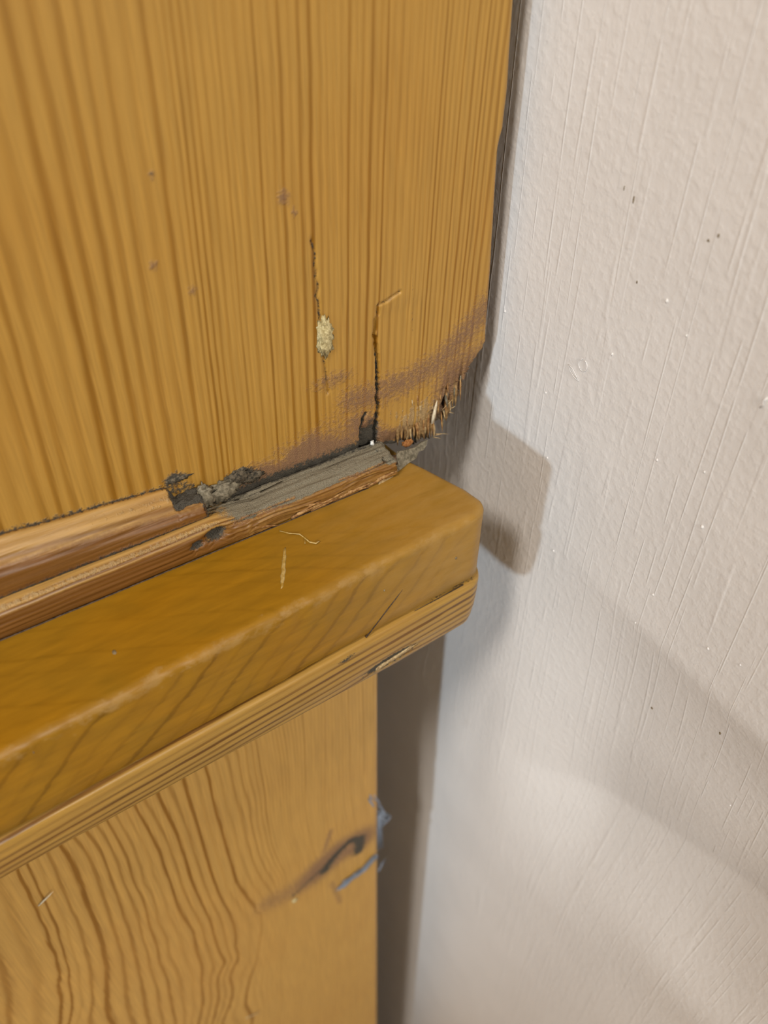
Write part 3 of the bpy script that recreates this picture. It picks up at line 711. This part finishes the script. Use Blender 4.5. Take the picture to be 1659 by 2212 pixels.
# ---- lower front board, set back under the ledge, with a knot
LP_Y = 4.0; LP_X = 6.6
P = np.array(LOWER_GRAIN, float)
px_, pz_, pv = P[:, 0], P[:, 1] * 0.6, P[:, 2]
def tps(r2): return np.where(r2 > 0, 0.5 * r2 * np.log(np.maximum(r2, 1e-12)), 0.0)
m = len(P)
K = tps((px_[:, None] - px_) ** 2 + (pz_[:, None] - pz_) ** 2) + np.eye(m) * 4.0
B = np.stack([np.ones(m), px_, pz_], axis=1)
A = np.zeros((m + 3, m + 3)); A[:m, :m] = K; A[:m, m:] = B; A[m:, :m] = B.T
sol = np.linalg.solve(A, np.concatenate([pv, np.zeros(3)]))
xs = np.concatenate([np.arange(-420, -170, 15.0), np.arange(-170, LP_X + 0.01, 1.0)]); xs[-1] = LP_X
zs = np.concatenate([np.array([FLOOR_Z, -780, -700, -650, -600, -560, -520]), np.arange(-500, -60, 1.5), np.array([-57.0])])
X, Z = np.meshgrid(xs, zs)
def field(x, z):
    out = np.zeros(x.size); xf = x.ravel(); zf = z.ravel() * 0.6
    for i in range(0, x.size, 8000):
        r2 = (xf[i:i + 8000, None] - px_) ** 2 + (zf[i:i + 8000, None] - pz_) ** 2
        out[i:i + 8000] = tps(r2) @ sol[:m] + sol[m] + sol[m + 1] * xf[i:i + 8000] + sol[m + 2] * zf[i:i + 8000]
    return out.reshape(x.shape)
phase = field(np.clip(X, -165, LP_X), np.clip(Z, -480, -100)) - np.maximum(-165 - X, 0) / 7.0
KNOT = [(-50, -226), (-42, -229), (-34, -228), (-24, -224), (-14, -220.5), (-5, -222)]
dk = seg_dist(X, Z * 1.0, KNOT)
phase += 0.9 * np.exp(-(dk / 9) ** 2) * (vnoise(31, X * 0.25, Z * 0.12) - 0.5) * 2
fade = sstep(-52, -40, X); below = sstep(-225, -245, Z + 0.9 * (X + 40) * 0.6) * sstep(-72, -58, X)
amp = (1.15 - 0.62 * fade) * (1 - 0.6 * below)
Y = np.full_like(X, LP_Y)
q = np.clip(2.5 - (LP_X - X), 0, 2.5); Y += 2.5 - np.sqrt(np.maximum(6.25 - q * q, 0))
bru = 0.74 * np.exp(-(dk / 12.0) ** 2) * (0.65 + 0.5 * sstep(-45, -20, X))
bru = np.maximum(bru, 0.55 * np.exp(-(seg_dist(X, Z, [(-18.5, -198), (-22.4, -212)]) / 2.2) ** 2))
bru = np.maximum(bru, 0.5 * np.exp(-(seg_dist(X, Z, [(-20, -245), (-16.4, -270)]) / 2.4) ** 2))
drt = 0.80 * np.exp(-(seg_dist(X, Z, [(-23, -229), (-16, -221.5), (-9, -217.5), (-4, -221), (-5, -231)]) / 4.2) ** 2)
drt = np.maximum(drt, 0.55 * np.exp(-(seg_dist(X, Z, [(-40, -234), (-24, -226)]) / 3.0) ** 2))
Y += 0.9 * np.exp(-(seg_dist(X, Z, [(-20, -226), (-8, -220)]) / 2.5) ** 2)
Ye = np.concatenate([Y, (Y[:, -1] + 4)[:, None], np.full((len(Y), 1), 24.0)], axis=1); ye = lambda a: np.concatenate([a, a[:, -1:], a[:, -1:]], axis=1)
V = np.stack([ye(X).ravel(), Ye.ravel(), ye(Z).ravel()], axis=1)
zero = np.zeros_like(X)
lower = part('plinth_panel', V, grid_faces(*ye(X).shape), M_LOWER, {k: ye(a) for k, a in dict(phase=phase, amp=amp, bruise=bru, dirt_shade=drt, pale=zero, grey=zero).items()})
lower['label'] = 'lower pine board with a knot, set back under the ledge'
V, F = shard((-123.9, 3.7, -133.5), (-118.3, 2.4, -127.6), 0.9, 0.4, 0.2)
part('splinter', V, F, M_PALE, parent=lower)
V, F = blob((-39.1, 3.8, -238.5), (1.3, 0.5, 1.6), 2, 0.3, 14, 8)
part('paint_fleck', V, F, M_FILLER, parent=lower)
V, F = shard((-74, 3.9, -329), (-66.0, 3.5, -331.5), 1.4, 0.3)
part('splinter', V, F, M_RAW, parent=lower)

# ---- carcass behind the boards
box('side_panel', (19, 18, -7), (36.5, 330, 420), M_PANEL, cab, 1.0)
box('side_panel', (-12, 24, FLOOR_Z), (5.5, 330, -56), M_LOWER, cab, 1.0)
box('cabinet_top', (-420, -10, 420), (38, 330, 440), M_LEDGE, cab, 2.0)

# ------------------------------------------------------------------ small loose things
def strands(paths, r, seed, fuzz, count):
    g = random.Random(seed); parts_ = []
    for k in range(count):
        p = g.choice(paths); off = Vector((g.gauss(0, fuzz), g.gauss(0, fuzz * .4), g.gauss(0, fuzz)))
        q = []
        for i in range(len(p)):
            q.append(Vector(p[i]) + off + Vector((g.gauss(0, fuzz * .6), g.gauss(0, fuzz * .3), g.gauss(0, fuzz * .6))))
        parts_.append(tube(q, r, r * 0.6, 4))
    return merge(parts_)
V, F = strands([[(1.5, 3.6, -190), (4.5, 4.2, -199), (8.0, 5.2, -210), (12.0, 6.0, -222)], [(12.0, 6.0, -222), (9.5, 5.4, -224), (7.4, 5.0, -216)],
                [(7.0, 5.0, -212), (6.8, 4.6, -224), (6.9, 4.2, -242)], [(7.2, 5, -211), (9.0, 5.4, -216), (11.4, 5.8, -220)]], 0.30, 5, 0.8, 60)
tag(link('lint_tuft', V, F, M_LINT), 'blue grey lint tuft hanging off the edge of the lower pine board', 'lint', 'blue lint on the lower board')
V, F = strands([[(3.4, 3.0, -244), (-2.0, 3.0, -249.5), (-8.0, 2.9, -250.5), (-14, 3.0, -250)], [(-6.0, 3.0, -248.5), (-13.6, 3.0, -252.0), (-16.5, 3.1, -252.5)]], 0.24, 8, 0.8, 40)
tag(link('lint_tuft', V, F, M_LINT), 'thin blue grey lint wisp lying across the dark knot', 'lint', 'blue lint on the lower board')
V, F = strands([[(5.6, 3.6, -262), (7.5, 4.4, -261), (9.2, 4.8, -259)]], 0.14, 12, 0.5, 10)
tag(link('lint_tuft', V, F, M_LINT), 'smallest blue lint wisp at the board edge below the knot', 'lint', 'blue lint on the lower board')
V, F = merge([tube([(-34.0, -10.4, -6.8), (-32.6, -12.8, -6.5), (-30.6, -14.6, -6.4), (-30.2, -16.6, -6.4), (-29.9, -18.4, -6.5), (-28.8, -19.6, -6.6), (-27.6, -19.2, -6.7)], 0.14, 0.22),
              tube([(-30.2, -16.6, -6.6), (-31.0, -18.0, -6.8)], 0.12, 0.1)])
tag(link('glue_string', V, F, M_GLUE), 'thin curled string of dried pale glue lying on the ledge top', 'glue')
def smear(path, w, h):
    V = []; m_ = len(path)
    for i_, (x, y) in enumerate(path):
        k_ = w * (0.35 + 0.65 * math.sin(math.pi * (i_ + 0.5) / m_)) * (1 + 0.5 * nz(x, y, 2.0))
        for a_, b_ in ((-1, 0.0), (-0.5, 0.8), (0, 1.0), (0.5, 0.8), (1, 0.0), (0, -1.0)):
            V.append((x + a_ * k_, y + a_ * k_ * 0.4, -7.0 + b_ * h))
    F = grid_faces(m_, 6, close_c=True) + [tuple(range(6))[::-1], tuple(range((m_ - 1) * 6, m_ * 6))]
    return V, F
V, F = smear([(-35.9 - 6.9 * t, -16.6 - 11.4 * t) for t in np.linspace(0, 1, 12)], 0.9, 0.22)
tag(link('glue_run', V, F, M_GLUE), 'straight smear of dried glue running towards the ledge front', 'glue')
